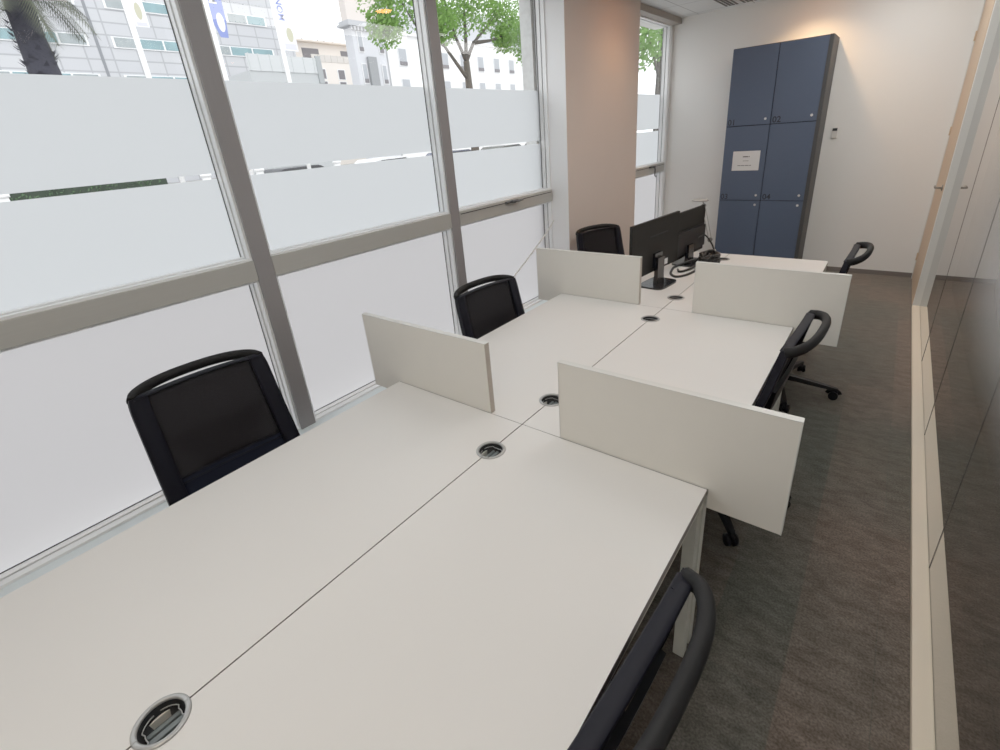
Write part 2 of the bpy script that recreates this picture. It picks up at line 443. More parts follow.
cyl(bm, (XG + .001, yc, zc), (XG - .008, yc, zc), .026)
cyl(bm, (XG - .005, yc, zc), (XG - .05, yc, zc), .009)
tube(bm, [(XG - .048, yc - .005, zc), (XG - .05, yc + .05, zc), (XG - .048, yc + .12, zc)], .009, 10)
link('door_handle', bm, M['steel'], d)
bm = bmesh.new()
for z in (.25, 1.5, 2.3): cyl(bm, (XG - .004, YB - .066, z - .04), (XG - .004, YB - .066, z + .04), .008)
link('hinge', bm, M['wood'], d)
struct(link('door_frame_1', bx(XG - .004, XG + .06, YB - .058, YB - .001, 0, H), pbr('door_frame_paint', (.66, .64, .60), .6)))
struct(link('wall_right', bx(1.43, 1.5, 4.48, YB, 0, H), M['wall']))

# ------------------------------------------------------------------ desks
T = .735
SX = .0095   # the long seam between the two rows
def desk(side, k, label):
    y0, y1 = k * 1.49 + .0013, (k + 1) * 1.49 - .0013
    t = thing('desk', label, 'desk', (0, 0, 0), 0, 'white bench desks in two rows')
    gys = {-1: (-1.266, -.196), 0: (.215, 1.288), 1: (1.712, 2.79)}[k]
    xin = SX - .0022 if side < 0 else SX + .0022
    xout = -.716 if side < 0 else .712
    poly = [(xout, y0), (xin, y0)]
    rg = .047
    for gy in gys:
        for i in range(17):
            a = -PI / 2 + PI * i / 16
            poly.append((xin + side * rg * math.cos(a), gy + rg * math.sin(a)))
    poly += [(xin, y1), (xout, y1)]
    bm = prism(bmesh.new(), poly, 'Z', T - .025, T)
    for f in bm.faces:
        f.normal_update()
        if abs(f.normal.z) < .5: f.material_index = 1
    top = link('desk_top', bm, [M['desk'], M['desk_edge']], t)
    lx = (-.69, -.045) if side < 0 else (.686, .065)
    for x in lx:
        for y in (y0 + .03, y1 - .03):
            o = link('leg', bx(x - .019, x + .019, y - .019, y + .019, 0, T - .067, bev=.003), M['leg'], t)
    bm = bmesh.new()
    xa, xb = min(lx), max(lx)
    for y in (y0 + .03, y1 - .03): box(bm, xa - .022, xb + .022, y - .02, y + .02, T - .066, T - .0255)
    for x in (xa, xb): box(bm, x - .018, x + .018, y0 + .05, y1 - .05, T - .064, T - .026)
    link('frame_rail', bm, M['leg'], t)
    return t
names = {(-1, -1): 'nearest white desk on the window side, left of the long seam', (1, -1): 'nearest white desk on the aisle side, right of the long seam',
         (-1, 0): 'middle white desk on the window side, behind the nearest left panel', (1, 0): 'middle white desk on the aisle side, behind the nearest right panel',
         (-1, 1): 'farthest white desk on the window side, carrying the two monitors', (1, 1): 'farthest white desk on the aisle side, in front of the blue lockers'}
for (s, k), lb in names.items(): desk(s, k, lb)

def grommet(y, label):
    t = thing('cable_grommet', label, 'cable port', (SX, y, T), 0, 'round cable ports along the desk seam')
    bm = bmesh.new(); n = 48
    prof = [(.043, -.002), (.043, .003), (.046, .0045), (.0515, .0035), (.054, .0005), (.0535, .0002)]
    rings = [[bm.verts.new((r * math.cos(2 * PI * i / n), r * math.sin(2 * PI * i / n), z)) for i in range(n)] for r, z in prof]
    for a, b in zip(rings, rings[1:]):
        for i in range(n): bm.faces.new((a[i], a[(i + 1) % n], b[(i + 1) % n], b[i])).smooth = True
    for s in (-1, 1): box(bm, -.0022, .0022, s * .0435 - .0065 * (s < 0), s * .0435 + .0065 * (s > 0), .0035, .0052)
    link('ring', bm, M['silver'], t)
    bm = bmesh.new()
    A = [bm.verts.new((.0432 * math.cos(2 * PI * i / n), .0432 * math.sin(2 * PI * i / n), -.001)) for i in range(n)]
    B = [bm.verts.new((.040 * math.cos(2 * PI * i / n), .040 * math.sin(2 * PI * i / n), -.045)) for i in range(n)]
    for i in range(n): bm.faces.new((A[i], A[(i + 1) % n], B[(i + 1) % n], B[i])).smooth = True
    bm.faces.new(B)
    link('cup', bm, M['cup'], t)
    bm = bmesh.new()
    for x0, x1 in ((-.018, -.008), (-.003, .010), (.015, .031)):
        yl = math.sqrt(.036 ** 2 - max(abs(x0), abs(x1)) ** 2)
        box(bm, x0, x1, -yl, yl, -.043, -.026, bev=.002)
    link('socket_block', bm, M['cupgrey'], t)
    bm = bmesh.new()
    pts = []
    for i in range(33):
        a = -PI * .95 + PI * 1.9 * i / 32
        r = .0385 - .006 * (1 if abs(math.sin(a * 1.0)) > .9 else 0)
        pts.append((r * math.cos(a) + .001, r * math.sin(a), -.012))
    tube(bm, pts, .0011, 6)
    link('inner_lip', bm, M['silver'], t)
    return t
for y, lb in ((-1.266, 'round cable port nearest the camera, on the near desks'), (-.196, 'round cable port between the near desks, just before the first panels'),
              (.215, 'round cable port just behind the first panels, half hidden by one'), (1.288, 'round cable port on the middle desks, before the second panels'),
              (1.712, 'round cable port on the far desk in front of the monitor base'), (2.79, 'round cable port at the far end by the black cable heap')):
    grommet(y, lb)

# ------------------------------------------------------------------ privacy panels
def panel(side, y, label):
    t = thing('privacy_panel', label, 'desk divider', (0, y, 0), 0, 'upright panels dividing the desks')
    xi = -.149 if side < 0 else .186
    xo = -.915 if side < 0 else (.921 if y < 1 else .913)
    xe = -.7185 if side < 0 else .7145
    zt, zb, zd = 1.045 if y < 1 else 1.037, .664, T + .0012
    th = .0245
    poly = [(xi, zd), (xe, zd), (xe, zb), (xo, zb), (xo, zt), (xi, zt)]
    bm = prism(bmesh.new(), poly, 'Y', .0015, th - .0015)
    link('board', bm, M['panel'], t)
    bm = bmesh.new()
    a, b = min(xi, xo), max(xi, xo); e = .0028
    box(bm, a - e, b + e, 0, th, zt, zt + e)
    box(bm, xi - (0 if side < 0 else e), xi + (e if side < 0 else 0), 0, th, zd, zt, mi=1 if side < 0 else 0)
    box(bm, xo - (e if side < 0 else 0), xo + (0 if side < 0 else e), 0, th, zb, zt)
    link('edge_trim', bm, [M['panel_trim'], M['panel_end']], t)
    for x in (xi - side * -.12, xo - side * .33): link('bracket', bx(x - .02, x + .02, .006, .018, T + .0002, zd + .0005), M['leg'], t)
panel(-1, .0, 'cream divider panel on the near window-side desks, left front')
panel(1, .0, 'cream divider panel on the near aisle-side desks, largest in the photo')
panel(-1, 1.49, 'cream divider panel in front of the monitors, window side')
panel(1, 1.49, 'cream divider panel on the aisle side, in front of the far desk')

# ------------------------------------------------------------------ office chair
def make_chair():
    t = thing('office_chair', '', 'chair')
    # base
    bm = bmesh.new()
    for k in range(5):
        a = 2 * PI * k / 5 + PI / 2; d = Vector((math.cos(a), math.sin(a), 0)); s = Vector((-d.y, d.x, 0))
        secs = [(.02, .030, .085, .120), (.12, .027, .082, .112), (.25, .021, .073, .097), (.345, .017, .066, .084), (.366, .012, .067, .080)]
        rings = []
        for r, w, z0, z1 in secs:
            c = d * r
            rings.append([bm.verts.new(c - s * w + Vector((0, 0, z0))), bm.verts.new(c + s * w + Vector((0, 0, z0))), bm.verts.new(c + s * w * .7 + Vector((0, 0, z1))), bm.verts.new(c - s * w * .7 + Vector((0, 0, z1)))])
        for A, B in zip(rings, rings[1:]):
            for j in range(4): bm.faces.new((A[j], A[(j + 1) % 4], B[(j + 1) % 4], B[j]))
        bm.faces.new(rings[0][::-1]); bm.faces.new(rings[-1])
    cyl(bm, (0, 0, .075), (0, 0, .14), .042, .034, 20)
    link('star_base', bm, M['blackplastic'], t)
    for k in range(5):
        a = 2 * PI * k / 5 + PI / 2; d = Vector((math.cos(a), math.sin(a), 0)); s = Vector((-d.y, d.x, 0))
        b2 = a + .7 + k * .45; w = Vector((math.cos(b2), math.sin(b2), 0)); f = Vector((-w.y, w.x, 0))
        c = d * .357 + f * .012 + Vector((0, 0, .029))
        bm = bmesh.new()
        for q in (-1, 1): cyl(bm, c + w * q * .008, c + w * q * .026, .029, .027, 18)
        cyl(bm, c - w * .007, c + w * .007, .022, .022, 14)
        cyl(bm, d * .357 + Vector((0, 0, .038)), d * .357 + Vector((0, 0, .070)), .011, .011, 10)
        # curved hood over the wheels
        pts = [c + f * (.031 * math.cos(g)) + Vector((0, 0, .031 * math.sin(g))) for g in [i * PI / 8 + .15 for i in range(8)]]
        tube(bm, pts, .020, 8, ry=.004, up=w)
        link('caster', bm, M['blackplastic'], t)
    bm = bmesh.new()
    cyl(bm, (0, 0, .06), (0, 0, .27), .026); cyl(bm, (0, 0, .27), (0, 0, .385), .015)
    link('gas_column', bm, M['blackplastic'], t)
    bm = bx(-.10, .10, -.16, .10, .375, .425, bev=.012)
    cyl(bm, (.09, .05, .40), (.24, .06, .40), .008)
    link('seat_mechanism', bm, M['blackplastic'], t)
    # seat cushion (rounded slab with waterfall front)
    bm = bmesh.new(); nu, nv = 22, 22; top = {}; bot = {}
    for i in range(nu + 1):
        for j in range(nv + 1):
            u = 2 * i / nu - 1; v = 2 * j / nv - 1
            p = 5.0; k = (abs(u) ** p + abs(v) ** p) ** (1 / p) if (u or v) else 0
            m = max(abs(u), abs(v))
            x = u * (m / k if k else 1) * .245; y = v * (m / k if k else 1) * .235 + .03
            edge = max(0, (m - .75) / .25)
            z = .500 - .026 * edge ** 2.2 + .008 * u * u - .018 * max(0, (v - .5) / .5) ** 2
            top[i, j] = bm.verts.new((x, y, z))
            bot[i, j] = bm.verts.new((x * .97, (y - .03) * .97 + .03, .428 + .02 * edge ** 3)) if m < 1 else None
    for i in range(nu + 1):
        for j in range(nv + 1):
            if bot[i, j] is None: bot[i, j] = bm.verts.new(top[i, j].co - Vector((0, 0, .028)))
    for i in range(nu):
        for j in range(nv):
            bm.faces.new((top[i, j], top[i + 1, j], top[i + 1, j + 1], top[i, j + 1])).smooth = True
            bm.faces.new((bot[i, j + 1], bot[i + 1, j + 1], bot[i + 1, j], bot[i, j])).smooth = True
    for i in range(nu):
        for j in (0, nv): bm.faces.new((top[i, j], top[i + 1, j], bot[i + 1, j], bot[i, j])).smooth = True
        for j in (0, nv): bm.faces.new((top[j, i], top[j, i + 1], bot[j, i + 1], bot[j, i])).smooth = True
    link('seat_cushion', bm, M['seat'], t)
    # backrest surface: u across -1..1, v up 0..1
    Wt = .256
    def back(u, v):
        uu = 2 * u - 1
        z = .465 + .505 * v
        wv = Wt * (1.06 - .08 * v) * (1 - .025 * max(0, (v - .85) / .15) ** 3)
        y = -.165 - .132 * v - .010 * math.sin(PI * v) + .008 * uu * uu
        return Vector((uu * wv, y, z + .012 * (1 - uu * uu) * v))
    nu, nv = 24, 26
    ring = lambda i, j: i < 3 or i >= nu - 3 or j < 2
    link('backrest_frame', sheet(back, nu, nv, ring, .028), M['framenavy'], t)
    inner = lambda i, j: not ring(i, j) and j >= 8
    link('mesh_panel', sheet(back, nu, nv, lambda i, j: 3 <= i < nu - 3 and 8 <= j < nv, .008), M['mesh'], t)
    link('lumbar_band', sheet(lambda u, v: back(u, v) + Vector((0, .002, 0)), nu, nv, lambda i, j: 3 <= i < nu - 3 and 2 <= j < 8, .010), M['band'], t)
    bm = bmesh.new()
    for v in (.275, .312): tube(bm, [back(.125 + .75 * i / 12, v) + Vector((0, .007, 0)) for i in range(13)], .0035, 6)
    link('seam_piping', bm, M['framenavy'], t)
    bm = bmesh.new()
    tube(bm, [back(.03 + .94 * i / 16, .992) + Vector((0, .001, 0)) for i in range(17)], .0185, 10, ry=.0055)
    link('top_rail', bm, M['framenavy'], t)
    # bowed handle bar behind the top edge
    bm = bmesh.new(); pts = []
    for i in range(41):
        q = -1 + 2 * i / 40
        e = max(0.0, 1 - abs(q) ** 3.0) ** .5
        a = back(.5 + .5 * q * .965, 1.0)
        pts.append(a + Vector((0, -.074 * e + .003, .015 * e - .009)))
    tube(bm, pts, .016, 12, ry=.021)
    link('handle_bar', bm, M['handle'], t)
    # spine carrying the back
    bm = bmesh.new()
    tube(bm, [(0, -.10, .40), (0, -.16, .40), (0, -.205, .425), (0, -.225, .48), (0, -.24, .54)], .06, 12, ry=.016, up=Vector((0, 1, .3)))
    sh = sheet(lambda u, v: back(.5 + (u - .5) * 2 * (.12 + .26 * max(v, 0.0) ** 1.4), .10 + .50 * v) + Vector((0, -.030 + .012 * v, 0)), 16, 12, lambda i, j: True, .016)
    me_ = bpy.data.meshes.new('tmp'); sh.to_mesh(me_); sh.free(); bm.from_mesh(me_); bpy.data.meshes.remove(me_)
    link('back_spine', bm, M['blackplastic'], t)
    return t
c0 = make_chair()
def place(o, x, y, rz, label, base=0.0, dz=0.0):
    o.location = (x, y, 0); o.rotation_euler = (0, 0, rz); o['label'] = label; o['group'] = 'black mesh-backed office chairs'
    for ch in o.children:
        n = ch.name.split('.')[0]
        if n in ('star_base', 'caster'): ch.rotation_euler = (0, 0, base)
        else: ch.location = (0, 0, dz)
D = math.radians
chairs = [(-.785, -.705, D(-94), 'black mesh chair nearest the camera on the window side', D(20), .02),
          (-.60, .855, D(-97), 'black mesh chair at the middle desk, window side', D(5), -.04),
          (-.845, 2.68, D(-114), 'black mesh chair by the column, behind the far left panel', D(10), -.06),
          (.512, -.760, D(86), 'black mesh chair at the bottom edge of the photo, aisle side', D(15), 0),
          (.513, .862, D(87), 'black mesh chair at the middle desk, aisle side, behind the large panel', D(-17), 0),
          (.588, 2.21, D(88), 'black mesh chair farthest away on the aisle side', D(38), .02)]
for i, (x, y, r, lb, base, dz) in enumerate(chairs):
    o = c0 if i == 0 else copy_tree(c0)
    place(o, x, y, r, lb, base, dz)

# ------------------------------------------------------------------ monitors
def monitor(x, y, rz, zc, label, vent, w=.62):
    t = thing('monitor', label, 'computer monitor', (x, y, T), rz, 'black monitors on the far desk')
    h = .362
    z0 = zc - h / 2 - T; z1 = zc + h / 2 - T
    # local: screen faces -X, back faces +X
    bm = bmesh.new()
    box(bm, -.012, .010, -w / 2, w / 2, z0, z1, bev=.004)
    link('display_shell', bm, M['monitor'], t)
    bm = bmesh.new()
    if vent == 1:
        box(bm, .010, .0115, -.10, .16, z1 - .115, z1 - .107)
    link('vent_slot', bm, M['lockergap'], t) if vent == 1 else bm.free()
    if vent == 2:
        b = bmesh.new()
        prism(b, [(-w / 2 + .02, z0 + .03), (w / 2 - .02, z0 + .03), (w / 2 - .02, z1 - .14), (-w / 2 + .02, z1 - .14)], 'X', .008, .034)
        bmesh.ops.bevel(b, geom=b.edges[:], offset=.012, segments=2, affect='EDGES')
        link('rear_housing', b, M['blackplastic'], t)
    link('screen', bx(-.0135, -.012, -w / 2 + .01, w / 2 - .01, z0 + .02, z1 - .01), M['screen'], t)
    bm = bmesh.new()
    prism(bm, [(-.055, .012), (.055, .012), (.045, .07), (.045, z0 + .10), (-.045, z0 + .10), (-.045, .07)], 'X', .022, .05)
    box(bm, .010, .03, -.05, .05, z0 + .03, z0 + .13)
    link('stand_neck', bm, M['monitor_gloss'], t)
    bm = bmesh.new()
    poly = []
    for i in range(40):
        a = 2 * PI * i / 40; e = .42
        poly.append((.03 + .095 * math.copysign(abs(math.cos(a)) ** e, math.cos(a)), .135 * math.copysign(abs(math.sin(a)) ** e, math.sin(a))))
    prism(bm, poly, 'Z', .0, .012)
    link('stand_base', bm, M['monitor_gloss'], t)
    if vent == 1:
        o = link('sticker', bx(.0102, .0112, .10, .17, z0 + .015, z0 + .055), M['paper'], t); o['label'] = 'white sticker'
    return t
monitor(-.235, 1.955, D(-6.5), 1.012, 'black monitor seen from behind, nearer of the two', 1, .66)
monitor(-.235, 2.60, D(-6.5), .965, 'black monitor seen from behind, farther of the two, cables below', 2)

# ------------------------------------------------------------------ task lamp, cables, cable heap
t = thing('task_lamp', 'slim silver articulated task lamp behind the farther monitor', 'lamp', (-.088, 2.895, T))
bm = bmesh.new(); cyl(bm, (0, 0, 0), (0, 0, .016), .055, .052, 28); cyl(bm, (0, 0, .016), (0, 0, .05), .012, .010, 14)
link('lamp_base', bm, M['lampmetal'], t)
bm = bmesh.new()
for dx in (-.012, .012): cyl(bm, (-.044 + dx, 0, .127), (-.118 + dx, 0, .400), .0032, n=8)
tube(bm, [(0, 0, .045), (-.02, 0, .09), (-.044, 0, .127)], .005, 8)
link('lamp_arm', bm, M['lampmetal'], t)
jm = pbr('lamp_joint', (.20, .19, .18), .4)
for p in ((-.044, .127), (-.118, .400)): link('joint', cyl(bmesh.new(), (p[0], -.012, p[1]), (p[0], .012, p[1]), .018, n=16), jm, t)
bm = bmesh.new()
cyl(bm, (-.15, 0, .440), (-.15, 0, .449), .066, .060, 28); tube(bm, [(-.118, 0, .40), (-.125, 0, .43), (-.15, 0, .445)], .005, 8)
link('lamp_head', bm, pbr('lamp_head_paint', (.30, .29, .27), .4), t)

def cable(name, label, pts, r, mat, cat='cable', group=None):
    # smooth the control points (Catmull-Rom)
    P = [Vector(p) for p in pts]; out = []
    for i in range(len(P) - 1):
        a = P[max(i - 1, 0)]; b = P[i]; c = P[i + 1]; d = P[min(i + 2, len(P) - 1)]
        for k in range(8):
            s = k / 8
            out.append(.5 * ((2 * b) + (c - a) * s + (2 * a - 5 * b + 4 * c - d) * s * s + (3 * b - a - 3 * c + d) * s ** 3))
    out.append(P[-1])
    o = link(name, tube(bmesh.new(), out, r, 8), mat)
    return tag(o, label, cat, group)
z = T + .008
cable('power_cable', 'thick black cable looped on the far desk below the farther monitor',
      [(-.10, 2.60, z + .035), (-.17, 2.52, z + .024), (-.235, 2.40, z + .006), (-.235, 2.32, z), (-.20, 2.20, z), (-.14, 2.15, z), (-.09, 2.24, z), (-.07, 2.40, z), (-.07, 2.52, z + .02)], .0095, M['cable'])
cable('video_cable', 'thin black cable curling from the farther monitor to the desk',
      [(-.19, 2.74, T + .16), (-.15, 2.78, T + .19), (-.10, 2.80, T + .13), (-.07, 2.81, T + .06), (-.07, 2.80, T + .02)], .006, M['cable'])
cable('power_cable', 'black cable lying flat beside the cable heap, nearer the panel',
      [(-.195, 2.33, z + .003), (-.165, 2.28, z + .003), (-.135, 2.33, z + .003), (-.10, 2.44, z + .012), (-.10, 2.52, z + .03)], .009, M['cable'])
bm = bmesh.new()
rr = random.Random(3)
pts = []
for i in range(110):
    a = i * .57
    pts.append(Vector((.07 * math.cos(a) * (.5 + rr.random() * .6), .13 * math.sin(a) * (.5 + rr.random() * .6), .010 + .085 * (i / 110) * rr.uniform(.6, 1.1))))
sm = []
for i in range(len(pts) - 1):
    for k in range(4): sm.append(pts[i].lerp(pts[i + 1], k / 4))
tube(bm, sm, .0105, 7)
o = link('cable_heap', bm, M['cable'], loc=(-.045, 2.61, T)); tag(o, 'tangled heap of black cables at the far end of the desk seam', 'cable')
bm = bx(-.05, .05, -.045, .045, 0, .032, bev=.006)
o = link('power_adapter', bm, M['cable'], loc=(.035, 2.50, T)); tag(o, 'small black power adapter brick beside the cable heap', 'power adapter')
cable('white_cable', 'white cable hanging across the frosted window behind the middle chair',
      [(-1.36, 1.42, .30), (-1.42, 1.62, .50), (-1.45, 1.858, .639), (-1.45, 2.13, .775), (-1.45, 2.411, .923), (-1.47, 2.60, 1.02)], .0065, M['whitecable'])

# ------------------------------------------------------------------ lockers
LX0, LX1, LY0, LY1, LZ = -.660, .270, 5.06, YB - .016, 2.462
t = thing('locker_cabinet', 'tall dark blue locker cabinet with six doors against the back wall', 'lockers', ((LX0 + LX1) / 2, (LY0 + LY1) / 2, 0))
ox, oy = t.location.x, t.location.y
bm = bmesh.new()
box(bm, LX0 - ox, LX1 - ox, LY0 + .024 - oy, LY1 - oy, 0, LZ, bev=.003)
link('cabinet_body', bm, M['lockerside'], t)
bm = bx(LX0 - ox + .002, LX1 - ox - .002, LY0 + .020 - oy, LY0 + .0235 - oy, .002, LZ - .002)
link('door_gap_liner', bm, M['lockergap'], t)
rows = [(1.688, 2.455), (.876, 1.680), (.07, .868)]
cols = [(-.655, -.205), (-.197, .232)]
n = 1
locks = {0: .05, 1: .055, 2: None}
for r, (za, zb) in enumerate(rows):
    for c, (xa, xb) in enumerate(cols):
        d = link('locker_door', bx(xa - ox, xb - ox, LY0 - oy, LY0 + .019 - oy, za, zb, bev=.002), M['locker'], t)
        zk = za + .055 if r < 2 else zb - .045
        bm = bmesh.new(); cyl(bm, (xb - .05 - ox, LY0 - oy, zk), (xb - .05 - ox, LY0 - .008 - oy, zk), .013, .011, 16)
        link('lock', bm, M['chrome'], d)
        if r < 2:
            mtx = Matrix.Translation((xa + .055 - ox, LY0 - .0012 - oy, za + .036)) @ Matrix.Rotation(PI / 2, 4, 'X')
            text_mesh('number', '%02d' % n, .085, M['number'], d, mtx)
            n += 1
bm = bx(LX1 - .037 - ox, LX1 - .002 - ox, LY0 - oy, LY0 + .02 - oy, .0, LZ, bev=.002)
link('side_stile', bm, M['lockerside'], t)
p = thing('paper_notice', 'white paper notice with small print taped on the left middle locker door', 'notice', (-.405, LY0 - .002, 1.312))
link('sheet', bx(-.143, .143, -.0006, .0006, -.105, .105), M['paper'], p)
bm = bmesh.new()
for zz, xs, hh in ((.045, [(-.035, .02), (.026, .036)], .012), (.0, [(-.03, -.012), (-.008, .03)], .005), (-.05, [(-.085, -.05), (-.045, -.012), (-.006, .035), (.04, .06)], .007)):
    for a, b in xs: box(bm, a, b, -.0014, -.0007, zz - hh / 2, zz + hh / 2)
link('print', bm, M['ink'], p)

t = thing('wall_thermostat', 'small white thermostat with dark display on the back wall beside the lockers', 'thermostat', (.372, YB - .0005, 1.55))
link('housing', bx(-.026, .026, -.02, 0, -.06, .045, bev=.005), M['whiteplastic'], t)
link('display', bx(-.022, .022, -.0225, -.0203, .012, .040), M['cup'], t)

# ------------------------------------------------------------------ ceiling: diffusers and lights
for i, (x, lb) in enumerate(((-.79, 'slotted ceiling air vent near the back wall, left'), (-.605, 'slotted ceiling air vent near the back wall, right'))):
    t = thing('ceiling_vent', lb, 'vent', (x, 5.06, H), 0, 'slot vents in the ceiling')
    link('vent_frame', bx(-.085, .085, -.30, .30, -.006, -.0005), M['ceiling'], t)
    bm = bmesh.new()
    for q in (-.055, -.018, .018, .055): box(bm, q - .011, q + .011, -.29, .29, -.009, -.0061)
    link('slot', bm, M['vent'], t)
# flat fill panels added out of frame above to brighten the room
def fill_panel(x, y, lb, w=.6, l=1.2, m='fill_panel'):
    t = thing('fill_light', lb, 'ceiling light', (x, y, H))
    bm = bmesh.new(); fw = .02
    box(bm, -w / 2 - fw, -w / 2, -l / 2 - fw, l / 2 + fw, -.012, -.0005); box(bm, w / 2, w / 2 + fw, -l / 2 - fw, l / 2 + fw, -.012, -.0005)
    box(bm, -w / 2, w / 2, -l / 2 - fw, -l / 2, -.012, -.0005); box(bm, -w / 2, w / 2, l / 2, l / 2 + fw, -.012, -.0005)
    link('light_frame', bm, M['whiteplastic'], t)
    link('diffuser', bx(-w / 2, w / 2, -l / 2, l / 2, -.009, -.0045), M[m], t)
for i, (x, y) in enumerate(((.55, -2.2), (.55, -.4), (.55, 1.4), (.55, 3.0), (.80, 4.5))):
    fill_panel(x, y, ['added warm fill panel behind the camera', 'added fill panel over the near desks', 'added fill panel over the middle desks', 'added fill panel over the far desks', 'added fill panel near the back wall'][i], m='fill_panel_warm' if i == 0 else 'fill_panel')
def downlight(x, y, lb, energy, r=.05):
    t = thing('downlight', lb, 'ceiling light', (x, y, H), 0, 'warm recessed downlights')
    bm = bmesh.new(); cyl(bm, (0, 0, -.0005), (0, 0, -.008), r + .02, r + .014, 24)
    link('bezel', bm, M['whiteplastic'], t)
    bm = bmesh.new(); cyl(bm, (0, 0, -.0085), (0, 0, -.011), r, r, 24)
    link('bulb', bm, M['warm'], t)
    L = bpy.data.lights.new('spot', 'SPOT'); L.energy = energy; L.color = (1, .62, .32); L.spot_size = D(130); L.spot_blend = .8; L.shadow_soft_size = .05
    lo = bpy.data.objects.new('spot', L); C.objects.link(lo); lo.location = (x, y, H - .03)
downlight(-.17, 2.28, 'warm round downlight above the seam', 8, .07)
downlight(-.85, 3.50, 'warm round downlight near the column', 8, .07)
downlight(.05, 5.12, 'warm round downlight washing the back wall above the lockers', 34)

# ------------------------------------------------------------------ outside
bm = bmesh.new()
struct(link('ground', bx(-110, -1.75, -60, 140, -.5, -.15), pbr('paving', (.36, .35, .34), .9, noise=.1, nscale=3)))
# clad office block
FX = -60.0
b = thing('office_building', 'large grey-white panel-clad building filling the left windows', 'building', (FX, 16, -.15))
fac = tile_mat('cladding_panels', (.50, .51, .54), (.53, .54, .56), (.36, .37, .39), 2.1, 1.03, .07, .5, 'X')
link('facade', bx(-14, 0, -60, 21.3, 0, 34), fac, b)
link('expansion_joint', bx(.0, .03, 1.05, 1.30, 0, 34), pbr('joint_grey', (.22, .23, .25), .8), b)
pg = pbr('window_teal', (.20, .33, .36), .2, noise=.4, nscale=.7); pg2 = pbr('window_grey', (.30, .34, .35), .25, noise=.35, nscale=.8)
wf = pbr('window_white', (.85, .86, .87), .5)
for zr in (12.3, 15.5, 18.7, 9.1):
    for (ya, yb, k) in ((8.2, 16.4, 4), (18.5, 27.0, 4), (26.9, 34.3, 3)):
        if zr > 15 and ya == 18.5: ya, yb, k = 18.8, 24.6, 2
        if zr > 15 and ya == 26.9: ya, yb, k = 29.9, 34.2, 2
        w = link('window_band', bx(.0, .10, ya - 16 - .1, yb - 16 + .1, zr + .15 - .1, zr + .15 + .85), wf, b)
        st = (yb - ya) / k
        for q in range(k):
            link('pane', bx(.101, .14, ya - 16 + q * st + .09, ya - 16 + (q + 1) * st - .09, zr + .15, zr + .15 + .78), pg if (q % 3) else pg2, w)

# flagpoles with banners
bw = pbr('banner_white', (.80, .80, .84), .8); bb = pbr('banner_blue', (.20, .25, .55), .8); gold = pbr('banner_gold', (.50, .49, .36), .8); bl = pbr('banner_lilac', (.62, .62, .82), .8)
pw = pbr('pole_white', (.88, .88, .88), .4)
def pole(y, x, z0, z1, w, mat, lb, kind):
    t = thing('flagpole', lb, 'flagpole', (x, y, -.15), 0, 'banner poles outside the windows')
    bm = bmesh.new(); cyl(bm, (0, 0, 0), (0, 0, 8.6), .055, .05, 14); cyl(bm, (0, 0, 8.6), (0, 0, 8.7), .075, .02, 14)
    link('pole', bm, pw, t)
    bm = bmesh.new(); cyl(bm, (0, 0, 0), (0, 0, .02), .14, .14, 16); link('foot_plate', bm, pw, t)
    if kind == 'blue':
        poly = [(.06, z1), (w, z1), (w, z0 + .40), (w * .88, z0), (.14, z0), (.06, z0 + .25)]
    else:
        poly = [(.06, z0), (w, z0), (w, z1), (.06, z1)]
    bn = link('banner', prism(bmesh.new(), poly, 'X', -.006, .006), mat, t)
    def disc(cy, cz, ry, rz, m, nm):
        pl = [(cy + ry * math.cos(2 * PI * i / 24), cz + rz * math.sin(2 * PI * i / 24)) for i in range(24)]
        link(nm, prism(bmesh.new(), pl, 'X', .007, .010), m, bn)
    rot = Matrix.Rotation(PI / 2, 4, 'Z') @ Matrix.Rotation(PI / 2, 4, 'X')
    if kind == 'blue':
        disc(w * .62, z0 + .30, .085, .19, bw, 'emblem')
        text_mesh('lettering', 'ME', .24, bw, bn, Matrix.Translation((.008, .165, z0 + .80)) @ rot @ Matrix.Rotation(PI / 2, 4, 'Z'), .002)
    elif kind == 'mon':
        disc(w * .66, z0 + .36, .09, .16, gold, 'emblem')
        link('stripe', bx(.007, .009, .10, w - .03, z0 + .03, z0 + .16), bl, bn)
        text_mesh('lettering', 'MON', .21, bb, bn, Matrix.Translation((.008, .17, z0 + .90)) @ rot @ Matrix.Rotation(PI / 2, 4, 'Z'), .002)
    else:
        disc(w * .60, z0 + .28, .06, .15, gold, 'emblem')
        link('stripe', bx(.007, .009, .10, w - .03, z0 + .02, z0 + .08), bl, bn)
pole(3.38, -12, 4.57, 6.6, .32, bw, 'white banner with a gold oval on a white pole, leftmost', 'white')
pole(4.99, -12, 4.52, 6.6, .36, bb, 'blue banner with white lettering on a white pole beside the mullion', 'blue')
pole(6.61, -12, 4.36, 6.6, .44, bw, 'white banner with blue lettering on a white pole, rightmost', 'mon')

